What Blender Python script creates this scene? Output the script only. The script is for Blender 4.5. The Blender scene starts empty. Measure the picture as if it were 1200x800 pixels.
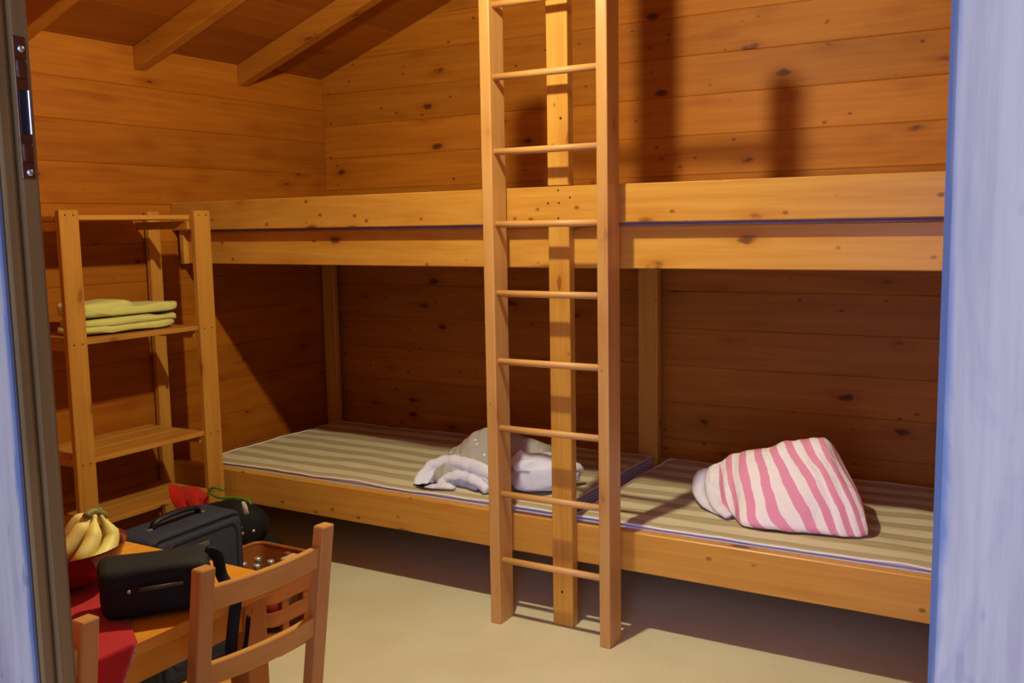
import bpy, bmesh, math, random
from math import sin, cos, pi, radians, floor, sqrt
from mathutils import Vector, Matrix, noise
random.seed(7)
sc = bpy.context.scene
COL = sc.collection
V3 = Vector

# ------------------------------------------------------------------ helpers
class MB:
    """collects shapes in one bmesh, links them as ONE mesh object"""
    def __init__(s): s.bm = bmesh.new()
    def add(s, other, M=None):
        me = bpy.data.meshes.new('t'); other.to_mesh(me); other.free()
        if M is not None: me.transform(M)
        s.bm.from_mesh(me); bpy.data.meshes.remove(me)
    def box(s, x0, x1, y0, y1, z0, z1, bev=.003, M=None, seg=1):
        b = bmesh.new(); bmesh.ops.create_cube(b, size=1)
        for v in b.verts:
            v.co = V3(((x0+x1)/2+v.co.x*(x1-x0), (y0+y1)/2+v.co.y*(y1-y0), (z0+z1)/2+v.co.z*(z1-z0)))
        if bev: bmesh.ops.bevel(b, geom=b.edges[:], offset=bev, segments=seg, affect='EDGES', profile=.5)
        s.add(b, M); return s
    def tube(s, pts, r, n=10, sx=1.0, caps=True):
        b = bmesh.new(); rings = []; N = len(pts); pts = [V3(p) for p in pts]
        rr = r if isinstance(r, (list, tuple)) else [r]*N
        up = None
        for i in range(N):
            t = (pts[min(i+1, N-1)]-pts[max(i-1, 0)]).normalized()
            if up is None:
                a = V3((0, 0, 1)) if abs(t.z) < .9 else V3((1, 0, 0))
                up = (a - t*a.dot(t)).normalized()
            else: up = (up - t*up.dot(t)).normalized()
            sd = t.cross(up)
            rings.append([b.verts.new(pts[i]+sd*cos(2*pi*k/n)*rr[i]*sx+up*sin(2*pi*k/n)*rr[i]) for k in range(n)])
        for i in range(N-1):
            for k in range(n): b.faces.new((rings[i][k], rings[i][(k+1) % n], rings[i+1][(k+1) % n], rings[i+1][k]))
        if caps: b.faces.new(rings[0][::-1]); b.faces.new(rings[-1])
        for f in b.faces: f.smooth = True
        bmesh.ops.recalc_face_normals(b, faces=b.faces[:]); s.add(b); return s
    def lathe(s, prof, c, n=28):
        b = bmesh.new(); rings = []
        for r, z in prof: rings.append([b.verts.new((c[0]+r*cos(2*pi*k/n), c[1]+r*sin(2*pi*k/n), c[2]+z)) for k in range(n)])
        for i in range(len(rings)-1):
            for k in range(n): b.faces.new((rings[i][k], rings[i][(k+1) % n], rings[i+1][(k+1) % n], rings[i+1][k]))
        if prof[0][0] > 1e-5: b.faces.new(rings[0][::-1])
        if prof[-1][0] > 1e-5: b.faces.new(rings[-1])
        bmesh.ops.remove_doubles(b, verts=b.verts[:], dist=1e-6)
        for f in b.faces: f.smooth = True
        bmesh.ops.recalc_face_normals(b, faces=b.faces[:]); s.add(b); return s
    def prism(s, pts, axis, a0, a1, bev=0):
        """polygon pts (2-D) extruded along axis from a0 to a1"""
        b = bmesh.new()
        def P(u, v, w): return {'x': (w, u, v), 'y': (u, w, v), 'z': (u, v, w)}[axis]
        A = [b.verts.new(P(u, v, a0)) for u, v in pts]; B = [b.verts.new(P(u, v, a1)) for u, v in pts]
        n = len(pts)
        for i in range(n): b.faces.new((A[i], A[(i+1) % n], B[(i+1) % n], B[i]))
        b.faces.new(A[::-1]); b.faces.new(B)
        bmesh.ops.recalc_face_normals(b, faces=b.faces[:])
        if bev: bmesh.ops.bevel(b, geom=b.edges[:], offset=bev, segments=1, affect='EDGES')
        s.add(b); return s
    def build(s, name, mat, parent=None, smooth=False, subsurf=0):
        me = bpy.data.meshes.new(name); s.bm.to_mesh(me); s.bm.free()
        if smooth:
            for p in me.polygons: p.use_smooth = True
        o = bpy.data.objects.new(name, me); COL.objects.link(o)
        if mat: me.materials.append(mat)
        if parent is not None:
            r = parent
            while r.parent is not None: r = r.parent
            if r.location.length > 0: me.transform(Matrix.Translation(-r.location))
            o.parent = parent
        if subsurf:
            m = o.modifiers.new('sub', 'SUBSURF'); m.levels = m.render_levels = subsurf
        return o

def empty(name, loc=(0, 0, 0)):
    o = bpy.data.objects.new(name, None); COL.objects.link(o); o.location = loc; o.empty_display_size = .05
    return o
def tag(o, label=None, cat=None, group=None, kind=None):
    if label: o['label'] = label
    if cat: o['category'] = cat
    if group: o['group'] = group
    if kind: o['kind'] = kind
    return o
def copy_tree(o, parent=None):
    c = o.copy(); COL.objects.link(c); c.parent = parent
    for ch in list(o.children): copy_tree(ch, c)
    return c
def spline(pts, n):
    """Catmull-Rom through pts"""
    P = [V3(p) for p in pts]; out = []
    m = len(P)-1
    for i in range(n+1):
        t = i/n*m; k = min(int(t), m-1); u = t-k
        p0, p1, p2, p3 = P[max(k-1, 0)], P[k], P[k+1], P[min(k+2, m)]
        out.append(.5*((2*p1)+(p2-p0)*u+(2*p0-5*p1+4*p2-p3)*u*u+(3*p1-p0-3*p2+p3)*u**3))
    return out

# ------------------------------------------------------------------ materials
def srgb(r, g, b):
    f = lambda c: (c/255)/12.92 if c/255 <= .04045 else ((c/255+.055)/1.055)**2.4
    return (f(r), f(g), f(b), 1)
class NT:
    def __init__(s, name):
        s.m = bpy.data.materials.new(name); s.m.use_nodes = True; s.t = s.m.node_tree; s.n = s.t.nodes; s.l = s.t.links
        s.b = s.n['Principled BSDF']
    def new(s, typ, **kw):
        n = s.n.new(typ)
        for k, v in kw.items(): setattr(n, k, v)
        return n
    def link(s, a, b): s.l.new(a, b)
    def math(s, op, a, b=None, clamp=False):
        n = s.new('ShaderNodeMath', operation=op, use_clamp=clamp)
        for i, v in enumerate((a, b)):
            if v is None: continue
            if isinstance(v, (int, float)): n.inputs[i].default_value = v
            else: s.link(v, n.inputs[i])
        return n.outputs[0]
    def mix(s, fac, a, b, mode='MIX'):
        n = s.new('ShaderNodeMix', data_type='RGBA', blend_type=mode)
        for i, v in ((0, fac), (6, a), (7, b)):
            if isinstance(v, (int, float)): n.inputs[i].default_value = v
            elif isinstance(v, tuple): n.inputs[i].default_value = v
            else: s.link(v, n.inputs[i])
        return n.outputs[2]
    def smooth(s, x, a, b, lo=0., hi=1.):
        n = s.new('ShaderNodeMapRange', interpolation_type='SMOOTHSTEP')
        n.inputs[1].default_value = a; n.inputs[2].default_value = b; n.inputs[3].default_value = lo; n.inputs[4].default_value = hi
        s.link(x, n.inputs[0]); return n.outputs[0]
    def coords(s, kind='Object', scale=(1, 1, 1)):
        c = s.new('ShaderNodeTexCoord'); mp = s.new('ShaderNodeMapping'); mp.inputs['Scale'].default_value = scale
        s.link(c.outputs[kind], mp.inputs['Vector']); return mp.outputs[0]
    def noise(s, vec, scale, detail=4, rough=.55, dist=0):
        n = s.new('ShaderNodeTexNoise'); n.inputs['Scale'].default_value = scale; n.inputs['Detail'].default_value = detail
        n.inputs['Roughness'].default_value = rough; n.inputs['Distortion'].default_value = dist
        s.link(vec, n.inputs['Vector']); return n.outputs[0]
    def bump(s, h, strength=.2, dist=.01):
        n = s.new('ShaderNodeBump'); n.inputs['Strength'].default_value = strength; n.inputs['Distance'].default_value = dist
        s.link(h, n.inputs['Height']); s.link(n.outputs[0], s.b.inputs['Normal'])
    def fin(s, col=None, rough=.5, metal=0, spec=.4):
        if isinstance(col, tuple): s.b.inputs['Base Color'].default_value = col
        elif col is not None: s.link(col, s.b.inputs['Base Color'])
        if isinstance(rough, (int, float)): s.b.inputs['Roughness'].default_value = rough
        else: s.link(rough, s.b.inputs['Roughness'])
        s.b.inputs['Metallic'].default_value = metal
        s.b.inputs['Specular IOR Level'].default_value = spec
        return s.m

def pine(name, axis, light, dark, knot=None, board=None, boff=0, baxis='z', rough=.42, knots=1.0, var=.25, spec=.4, ks=1.0):
    N = NT(name)
    tc = N.new('ShaderNodeTexCoord'); oi = N.new('ShaderNodeObjectInfo')
    sep = N.new('ShaderNodeSeparateXYZ'); N.link(tc.outputs['Object'], sep.inputs[0])
    # random offset per object and per board
    wn = N.new('ShaderNodeTexWhiteNoise', noise_dimensions='2D')
    cmb = N.new('ShaderNodeCombineXYZ')
    if board:
        bidx = N.math('FLOOR', N.math('DIVIDE', N.math('SUBTRACT', sep.outputs['XYZ'.index(baxis.upper())], boff), board))
        N.link(bidx, cmb.inputs[0])
    N.link(N.math('MULTIPLY', oi.outputs['Random'], 37.0), cmb.inputs[1])
    N.link(cmb.outputs[0], wn.inputs['Vector'])
    off = N.new('ShaderNodeVectorMath', operation='SCALE'); N.link(wn.outputs['Color'], off.inputs[0]); off.inputs['Scale'].default_value = 13.
    ad = N.new('ShaderNodeVectorMath', operation='ADD'); N.link(tc.outputs['Object'], ad.inputs[0]); N.link(off.outputs[0], ad.inputs[1])
    def mapped(along, across):
        mp = N.new('ShaderNodeMapping'); sca = [across]*3; sca['xyz'.index(axis)] = along
        mp.inputs['Scale'].default_value = sca; N.link(ad.outputs[0], mp.inputs['Vector']); return mp.outputs[0]
    g1 = N.noise(mapped(.8, 14), 1.6, 5, .6, .6)
    g2 = N.noise(mapped(2.2, 90), 1.0, 3, .6)
    g3 = N.noise(mapped(.9, 3.), 1.0, 2, .5)
    vo = N.new('ShaderNodeTexVoronoi', feature='F1'); vo.inputs['Scale'].default_value = 1.
    vo.inputs['Randomness'].default_value = 1.
    nw = N.noise(mapped(14, 24), 1.0, 2)
    mv = mapped(3.4, 7.5)
    mvw = N.new('ShaderNodeVectorMath', operation='ADD'); N.link(mv, mvw.inputs[0])
    nws = N.math('MULTIPLY', N.math('SUBTRACT', nw, .5), .22); N.link(nws, mvw.inputs[1])
    N.link(mvw.outputs[0], vo.inputs['Vector'])
    kn = N.smooth(vo.outputs['Distance'], .045*ks, .115*ks, 1, 0)
    halo = N.smooth(vo.outputs['Distance'], .05, .42, 1, 0)
    vp = N.new('ShaderNodeTexVoronoi', feature='F1'); vp.inputs['Scale'].default_value = 1.
    N.link(mapped(11, 17), vp.inputs['Vector'])
    vsep = N.new('ShaderNodeSeparateColor'); N.link(vp.outputs['Color'], vsep.inputs[0])
    pin = N.math('MULTIPLY', N.smooth(vp.outputs['Distance'], .05*ks, .12*ks, 1, 0), N.math('GREATER_THAN', vsep.outputs[0], .72-.3*(ks-1)))
    f = N.math('ADD', N.math('MULTIPLY', g1, .65), N.math('MULTIPLY', g2, .35))
    f = N.math('ADD', f, N.math('MULTIPLY', halo, .16))
    fac = N.smooth(f, .22, .84)
    col = N.mix(fac, light, dark)
    if var:
        v = N.math('ADD', N.math('MULTIPLY', N.math('SUBTRACT', wn.outputs['Value'], .5), var), N.math('MULTIPLY', N.math('SUBTRACT', g3, .5), var*1.3))
        v = N.math('ADD', v, 1.0)
        vc = N.new('ShaderNodeCombineColor'); 
        for i in range(3): N.link(v, vc.inputs[i])
        col = N.mix(1.0, col, vc.outputs[0], 'MULTIPLY')
    if knots:
        kc = knot or tuple(c*.28 for c in dark[:3])+(1,)
        col = N.mix(N.math('MULTIPLY', N.math('MAXIMUM', kn, N.math('MULTIPLY', pin, .8)), .85*min(1, knots)), col, kc)
    N.bump(f, .12, .004)
    return N.fin(col, rough, 0, spec)

BD = .18288
W_L, W_D, W_K = srgb(173, 103, 24), srgb(143, 73, 12), srgb(72, 32, 8)
m_wall_x = pine('pine_log_x', 'x', srgb(180, 111, 30), srgb(150, 80, 15), W_K, BD, .4619, rough=.55, spec=.2, ks=1.35)
m_wall_y = pine('pine_log_y', 'y', W_L, W_D, W_K, BD, .5534-BD, rough=.55, spec=.2, ks=.75)
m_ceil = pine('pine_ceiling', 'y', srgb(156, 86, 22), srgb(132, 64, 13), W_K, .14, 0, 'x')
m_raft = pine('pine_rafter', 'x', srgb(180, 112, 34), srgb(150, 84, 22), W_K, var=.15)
B_L, B_D, B_K = srgb(213, 160, 70), srgb(188, 121, 40), srgb(88, 46, 18)
m_bed_x = pine('pine_bed_x', 'x', B_L, B_D, B_K, var=.15, rough=.38, ks=1.45)
m_bed_y = pine('pine_bed_y', 'y', B_L, B_D, B_K, var=.15)
m_bed_z = pine('pine_bed_z', 'z', B_L, B_D, B_K, var=.15, knots=.7)
m_lad_z = pine('pine_ladder', 'z', srgb(208, 160, 94), srgb(186, 128, 68), B_K, var=.12, knots=.5)
m_rung = pine('beech_rung', 'x', srgb(212, 164, 98), srgb(192, 136, 74), var=.1, knots=0)
m_shelf_z = pine('pine_shelf_z', 'z', srgb(200, 144, 62), srgb(174, 112, 38), B_K, var=.12, knots=.6)
m_shelf_y = pine('pine_shelf_y', 'y', srgb(196, 140, 60), srgb(170, 108, 38), B_K, var=.15, knots=.6)
m_table = pine('table_top_wood', 'y', srgb(222, 156, 48), srgb(204, 130, 34), B_K, var=.1, knots=.2, rough=.35)
m_table_z = pine('table_leg_wood', 'z', srgb(206, 138, 66), srgb(176, 102, 42), B_K, var=.1, knots=.7)
m_chair_z = pine('chair_wood_z', 'z', srgb(204, 150, 86), srgb(184, 126, 64), B_K, var=.08, knots=.15)
m_chair_y = pine('chair_wood_y', 'y', srgb(210, 156, 84), srgb(190, 130, 60), B_K, var=.08, knots=.1)
m_crate = pine('crate_wood', 'y', srgb(178, 104, 48), srgb(140, 76, 32), B_K, var=.1, knots=.2)

def plain(name, col, rough=.6, metal=0, nz=0, spec=.4, scale=60, var=.0, bump=0):
    N = NT(name); c = col
    if var or bump:
        n = N.noise(N.coords(), scale, 4)
        if var: c = N.mix(n, tuple(x*(1-var) for x in col[:3])+(1,), tuple(min(1, x*(1+var)) for x in col[:3])+(1,))
        if bump: N.bump(n, bump, .004)
    return N.fin(c, rough, metal, spec)

# floor: cream linoleum
def floor_mat():
    N = NT('linoleum_cream'); v = N.coords()
    a = N.noise(v, 3.0, 5, .6); b = N.noise(v, 140, 2)
    c = N.mix(N.smooth(a, .3, .7), srgb(212, 204, 172), srgb(220, 213, 184))
    c = N.mix(N.math('MULTIPLY', N.smooth(b, .45, .8), .25), c, srgb(190, 178, 146))
    return N.fin(c, .55, 0, .35)
m_floor = floor_mat()

# weathered painted door frame: pale lavender paint with blue worn edge
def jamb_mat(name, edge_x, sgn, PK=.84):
    N = NT(name); tc = N.new('ShaderNodeTexCoord'); sp = N.new('ShaderNodeSeparateXYZ'); N.link(tc.outputs['Object'], sp.inputs[0])
    st = N.noise(N.coords('Object', (40, 40, 2.2)), 1.6, 5, .65)
    pt = N.noise(N.coords('Object', (16, 16, 5)), 1.3, 4, .6, .8)
    sp2 = N.noise(N.coords('Object', (60, 60, 22)), 1.2, 2)
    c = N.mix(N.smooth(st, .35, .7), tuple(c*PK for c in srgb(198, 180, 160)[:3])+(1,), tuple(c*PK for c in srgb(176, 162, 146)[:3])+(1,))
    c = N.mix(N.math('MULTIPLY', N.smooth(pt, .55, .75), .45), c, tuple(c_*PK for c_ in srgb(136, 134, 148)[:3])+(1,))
    d = N.math('MULTIPLY', N.math('SUBTRACT', sp.outputs[0], edge_x), sgn)
    d = N.math('ADD', d, N.math('MULTIPLY', N.math('SUBTRACT', pt, .5), .016))
    e = N.smooth(d, .002, .009, 1, 0)
    c = N.mix(N.math('MULTIPLY', e, .85), c, tuple(c_*PK for c_ in srgb(88, 112, 146)[:3])+(1,))
    lowz = N.smooth(sp.outputs[2], .9, 1.4, 1, 0)
    sk = N.math('MULTIPLY', N.smooth(sp2, .66, .74), N.math('ADD', N.math('MULTIPLY', lowz, .7), .12))
    pk = N.math('MULTIPLY', N.smooth(N.math('ADD', d, N.math('MULTIPLY', N.math('SUBTRACT', pt, .5), .03)), .035, .065), N.smooth(sp.outputs[2], 1.25, 1.6, .5, .1))
    c = N.mix(pk, c, tuple(c_*PK for c_ in srgb(150, 120, 124)[:3])+(1,))
    c = N.mix(sk, c, tuple(c_*PK for c_ in srgb(74, 80, 106)[:3])+(1,))
    N.bump(st, .15, .002)
    return N.fin(c, .6, 0, .3)
m_jamb_r = jamb_mat('frame_paint_right', 3.808, 1)
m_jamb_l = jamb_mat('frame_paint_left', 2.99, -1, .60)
m_reveal = pine('frame_reveal_wood', 'z', srgb(132, 102, 52), srgb(102, 74, 36), srgb(56, 36, 20), var=.2, knots=.5, rough=.6)

# striped mattress ticking (stripes run along the bed)
def mattress_mat():
    N = NT('mattress_ticking'); tc = N.new('ShaderNodeTexCoord'); sp = N.new('ShaderNodeSeparateXYZ'); N.link(tc.outputs['Object'], sp.inputs[0])
    y, z = sp.outputs[1], sp.outputs[2]
    w = N.noise(N.coords('Object', (2.2, 8, 2)), 1., 3)
    yy = N.math('ADD', y, N.math('MULTIPLY', N.math('SUBTRACT', w, .5), .02))
    ph = N.math('FRACT', N.math('ADD', N.math('DIVIDE', yy, .132), 20.28))
    s = N.math('ABSOLUTE', N.math('SUBTRACT', ph, .5))
    f = N.smooth(s, .20, .30)
    ph2 = N.math('FRACT', N.math('ADD', N.math('DIVIDE', yy, .033), 20))
    fine = N.math('MULTIPLY', N.smooth(N.math('ABSOLUTE', N.math('SUBTRACT', ph2, .5)), .3, .45), .22)
    c = N.mix(f, srgb(176, 160, 126), srgb(212, 200, 168))
    c = N.mix(fine, c, srgb(222, 214, 190))
    b = N.noise(N.coords('Object', (7, 22, 7)), 1., 4, .6, .8)
    N.bump(b, .35, .02)
    return N.fin(c, .8, 0, .2)
m_mat = mattress_mat()
def side_mat():
    N = NT('mattress_side_stripe'); tc = N.new('ShaderNodeTexCoord'); sp = N.new('ShaderNodeSeparateXYZ'); N.link(tc.outputs['Object'], sp.inputs[0])
    ph = N.math('FRACT', N.math('DIVIDE', sp.outputs[2], .0135))
    f = N.smooth(N.math('ABSOLUTE', N.math('SUBTRACT', ph, .5)), .2, .3)
    return N.fin(N.mix(f, srgb(146, 150, 200), srgb(232, 228, 228)), .8, 0, .2)
m_mside = side_mat()

# ------------------------------------------------------------------ camera
CAM = V3((3.8717, -4.4442, 1.5266)); FPX = 1137.48
yaw, pitch, roll = .5324, -.1203, -.0178
fw = V3((-sin(yaw)*cos(pitch), cos(yaw)*cos(pitch), sin(pitch))); rt = V3((cos(yaw), sin(yaw), 0)); up = rt.cross(fw)
r2 = rt*cos(roll)+up*sin(roll); u2 = -rt*sin(roll)+up*cos(roll)
cam = bpy.data.cameras.new('camera'); co = bpy.data.objects.new('camera', cam); COL.objects.link(co)
co.matrix_world = Matrix(((r2.x, u2.x, -fw.x, CAM.x), (r2.y, u2.y, -fw.y, CAM.y), (r2.z, u2.z, -fw.z, CAM.z), (0, 0, 0, 1)))
cam.sensor_width = 36; cam.lens = FPX/1200*36; cam.clip_start = .05
sc.camera = co
def at(px, py, Y=None, Z=None, X=None):
    """the point seen at a photo pixel that lies on plane y=Y, z=Z or x=X"""
    d = r2*((px-600)/FPX)+u2*((400-py)/FPX)+fw
    t = (Y-CAM.y)/d.y if Y is not None else (Z-CAM.z)/d.z if Z is not None else (X-CAM.x)/d.x
    return CAM+d*t

# ------------------------------------------------------------------ the room
RX, RY = 4.24, -3.85           # right wall, inner face of the front wall
EAVE, PITCH = 2.382, .355
RIDGE_X = RX/2
def roof(x): return EAVE+PITCH*min(x, RX-x)
def logs_x(mb, x0, x1, y0, y1, zmax, off, zmin=0.0):
    k = floor((zmin-off)/BD); z = off+k*BD
    while z < zmax:
        a, b = max(z, zmin), min(z+BD, zmax)
        if b-a > .004: mb.box(x0, x1, y0, y1, a, b, .0035)
        z += BD
def logs_y(mb, x0, x1, y0, y1, zmax, off):
    k = floor((0-off)/BD); z = off+k*BD
    while z < zmax:
        a, b = max(z, 0), min(z+BD, zmax)
        if b-a > .004: mb.box(x0, x1, y0, y1, a, b, .0035)
        z += BD
def cut_gable(mb):
    for sgn in (1, -1):
        n = V3((-PITCH*sgn, 0, 1)).normalized(); p = V3((0 if sgn == 1 else RX, 0, EAVE))
        r = bmesh.ops.bisect_plane(mb.bm, geom=mb.bm.verts[:]+mb.bm.edges[:]+mb.bm.faces[:], plane_co=p, plane_no=n, clear_outer=True)
        es = [e for e in r['geom_cut'] if isinstance(e, bmesh.types.BMEdge)]
        bmesh.ops.holes_fill(mb.bm, edges=es)
def struct(o): o['kind'] = 'structure'; return o

mb = MB(); mb.box(-.05, RX+.05, RY-.04, .05, -.06, 0, 0); struct(mb.build('floor', m_floor))
mb = MB(); logs_x(mb, 0, RX, 0, .10, 3.2, .4619); cut_gable(mb); struct(mb.build('wall_back', m_wall_x))
mb = MB(); logs_y(mb, -.10, 0, RY, .10, EAVE, .5534); struct(mb.build('wall_left', m_wall_y))
mb = MB(); logs_y(mb, RX, RX+.10, RY, .10, EAVE, .5534); struct(mb.build('wall_right', m_wall_y))
DX0, DX1, DZ = 2.99, 3.808, 2.06
mb = MB()
logs_x(mb, 0, DX0-.03, RY-.04, RY, DZ, .4619); logs_x(mb, DX1+.03, RX, RY-.04, RY, DZ, .4619); logs_x(mb, 0, RX, RY-.04, RY, 3.2, .4619, DZ)
cut_gable(mb); struct(mb.build('wall_front', m_wall_x))
# ceiling planks on both slopes, rafters under them
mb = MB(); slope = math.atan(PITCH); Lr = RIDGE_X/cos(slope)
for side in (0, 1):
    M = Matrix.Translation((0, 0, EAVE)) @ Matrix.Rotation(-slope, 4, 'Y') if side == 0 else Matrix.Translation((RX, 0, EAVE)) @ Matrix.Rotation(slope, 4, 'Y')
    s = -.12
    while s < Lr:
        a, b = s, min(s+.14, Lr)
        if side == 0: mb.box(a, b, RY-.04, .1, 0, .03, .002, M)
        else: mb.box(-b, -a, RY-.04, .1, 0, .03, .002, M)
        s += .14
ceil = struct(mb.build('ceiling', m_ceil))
for k in range(6):
    y0 = -.66-.65*k+.65 if k else -.66
    if k == 0: ys = -.66
    else: ys = -.66-.65*k
    if ys < RY: break
    for side in (0, 1):
        mb = MB(); h = .108
        xa, xb = (0, RIDGE_X-.001) if side == 0 else (RX, RIDGE_X+.001)
        mb.prism([(xa, roof(xa)), (xb, roof(xb)), (xb, roof(xb)-h), (xa, roof(xa)-h)], 'y', ys, ys+.066, .004)
        mb.build('rafter', m_raft, ceil)

# door frame (the photo is taken through this doorway)
door = struct(empty('door_1'))
YO, YI = -3.894, -3.848
mb = MB(); mb.box(DX1, DX1+.14, YO, YI, 0, DZ+.12, .004); mb.build('door_jamb', m_jamb_r, door)
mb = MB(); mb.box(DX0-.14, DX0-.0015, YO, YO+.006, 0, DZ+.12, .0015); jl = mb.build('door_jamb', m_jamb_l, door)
mb = MB()
mb.box(DX0-.14, DX0, YO+.0062, YO+.0215, 0, DZ, .0035, seg=2)       # outer moulding of the reveal
mb.box(DX0-.14, DX0-.006, YO+.0205, YO+.026, 0, DZ, 0)
mb.box(DX0-.14, DX0-.001, YO+.0245, YI, 0, DZ, .004, seg=2)
tag(mb.build('door_reveal', m_reveal, door), 'brown grooved inner side of the door frame')
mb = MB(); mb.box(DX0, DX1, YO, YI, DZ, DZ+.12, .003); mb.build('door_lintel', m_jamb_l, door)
m_plate = plain('old_bronze', srgb(92, 62, 44), .38, .75, var=.3, bump=.3)
m_black = plain('black_hole', srgb(10, 12, 20), .5)
m_steel = plain('steel', srgb(190, 190, 190), .25, .9)
mb = MB(); xp = DX0-.001
mb.box(xp, xp+.0018, YO+.0265, YO+.0405, 1.578, 1.712, .0008)
mb.box(xp, xp+.004, YO+.028, YO+.039, 1.672, 1.690, .0018, seg=2); mb.box(xp, xp+.004, YO+.028, YO+.039, 1.594, 1.612, .0018, seg=2)
sp_ = mb.build('strike_plate', m_plate, door); tag(sp_, 'bronze strike plate with a black bolt slot')
mb = MB(); mb.box(xp+.0015, xp+.0026, YO+.0285, YO+.0365, 1.620, 1.662, .0002); mb.build('bolt_slot', m_black, sp_)
mb = MB(); mb.box(xp+.0012, xp+.005, YO+.0366, YO+.0385, 1.620, 1.662, .0006); mb.build('slot_lip', m_steel, sp_)
for z in (1.584, 1.700):
    mb = MB(); mb.tube([(xp+.001, YO+.034, z), (xp+.0036, YO+.034, z)], .0032, 12); mb.build('screw', m_steel, sp_)

# ------------------------------------------------------------------ bunk bed
YB = -1.25
bunk = empty('bunk_bed', (2.1, -.65, 0))
tag(bunk, 'long two storey built-in pine bunk bed along the back wall', 'bunk bed')
def upper_y(x):   # front line of the upper bunk: runs slightly back towards the left wall
    return YB if x >= 2.2 else YB+.15*(2.2-x)/2.2
def skew_board(name, z0, z1, th, dy, x0, x1, mat):
    mb = MB(); X = (x0, 2.2, x1)
    mb.prism([(x, upper_y(x)+dy) for x in X]+[(x, upper_y(x)+dy+th) for x in X[::-1]], 'z', z0, z1, .003)
    return mb.build(name, mat, bunk)
# lower bunk
mb = MB(); mb.box(.0, RX, YB, YB+.045, .246, .396, .004); mb.build('bed_rail', m_bed_x, bunk)
mb = MB(); mb.box(.0, RX, -.045, -.002, .246, .36, .004); mb.build('bed_rail', m_bed_x, bunk)
mb = MB()
for k in range(10): mb.box(.01, RX-.01, YB+.05+k*.115, YB+.05+k*.115+.105, .26, .285, .003)
mb.build('bed_deck', m_bed_x, bunk)
# upper bunk
skew_board('bed_rail', 1.362, 1.512, .045, 0, .0, RX, m_bed_x)
mb = MB(); mb.box(.0, RX, -.045, -.002, 1.362, 1.50, .004); mb.build('bed_rail', m_bed_x, bunk)
mb = MB()
for k in range(10):
    y0 = YB+.046+k*.118
    if k < 2: mb.prism([(0.005, upper_y(0)+.05+k*.06), (2.2, y0), (RX-.005, y0), (RX-.005, y0+.105), (2.2, y0+.105), (0.005, upper_y(0)+.105+k*.06)], 'z', 1.366, 1.39)
    else: mb.box(.005, RX-.005, y0, y0+.11, 1.366, 1.39, .003)
mb.build('bed_deck', m_bed_x, bunk)
mb = MB()
a, b, c = .003, 2.2, RX-.002
mb.prism([(x, upper_y(x)-.047) for x in (a, b, c)]+[(x, upper_y(x)-.019) for x in (c, b, a)], 'z', 1.525, 1.659, .003)
mb.box(0.03, .06, -1.13, -1.06, 1.36, 1.64, .003)
gr = mb.build('guard_rail', m_bed_x, bunk)
m_nail = plain('nail_head', srgb(58, 36, 22), .5, .3)
for px, pz in ((2.18, 1.60), (2.225, 1.60), (2.27, 1.618), (2.222, 1.645), (2.222, 1.545)):
    mb = MB(); mb.tube([(px, YB-.0465, pz), (px, YB-.0482, pz)], .0035, 10); mb.build('nail', m_nail, gr)
# posts
mb = MB(); x0, x1 = 2.178, 2.263
mb.prism([(YB-.045, 0), (YB-.001, 0), (YB-.001, 3.06), (YB-.045, 3.06), (YB-.045, 1.661), (YB-.018, 1.661), (YB-.018, 1.523), (YB-.045, 1.523)], 'x', x0, x1, .003)
pm = mb.build('post', m_bed_z, bunk)
mb = MB(); mb.tube([((x0+x1)/2-.002, YB-.0445, .135), ((x0+x1)/2-.002, YB-.0465, .135)], .005, 10); mb.build('nail', m_nail, pm)
mb = MB(); mb.tube([(2.235, YB-.0445, 1.90), (2.235, YB-.0465, 1.90)], .0045, 10); mb.build('nail', m_nail, pm)
mb = MB(); mb.box(2.02, 2.123, -.095, -.046, 0, 1.36, .004); mb.build('post', m_bed_z, bunk)
mb = MB(); mb.box(.012, .10, -.085, -.046, 0, 1.36, .004); mb.build('post', m_bed_z, bunk)
mb = MB(); mb.box(RX-.1, RX-.012, -.085, -.046, 0, 1.36, .004); mb.build('post', m_bed_z, bunk)

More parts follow.
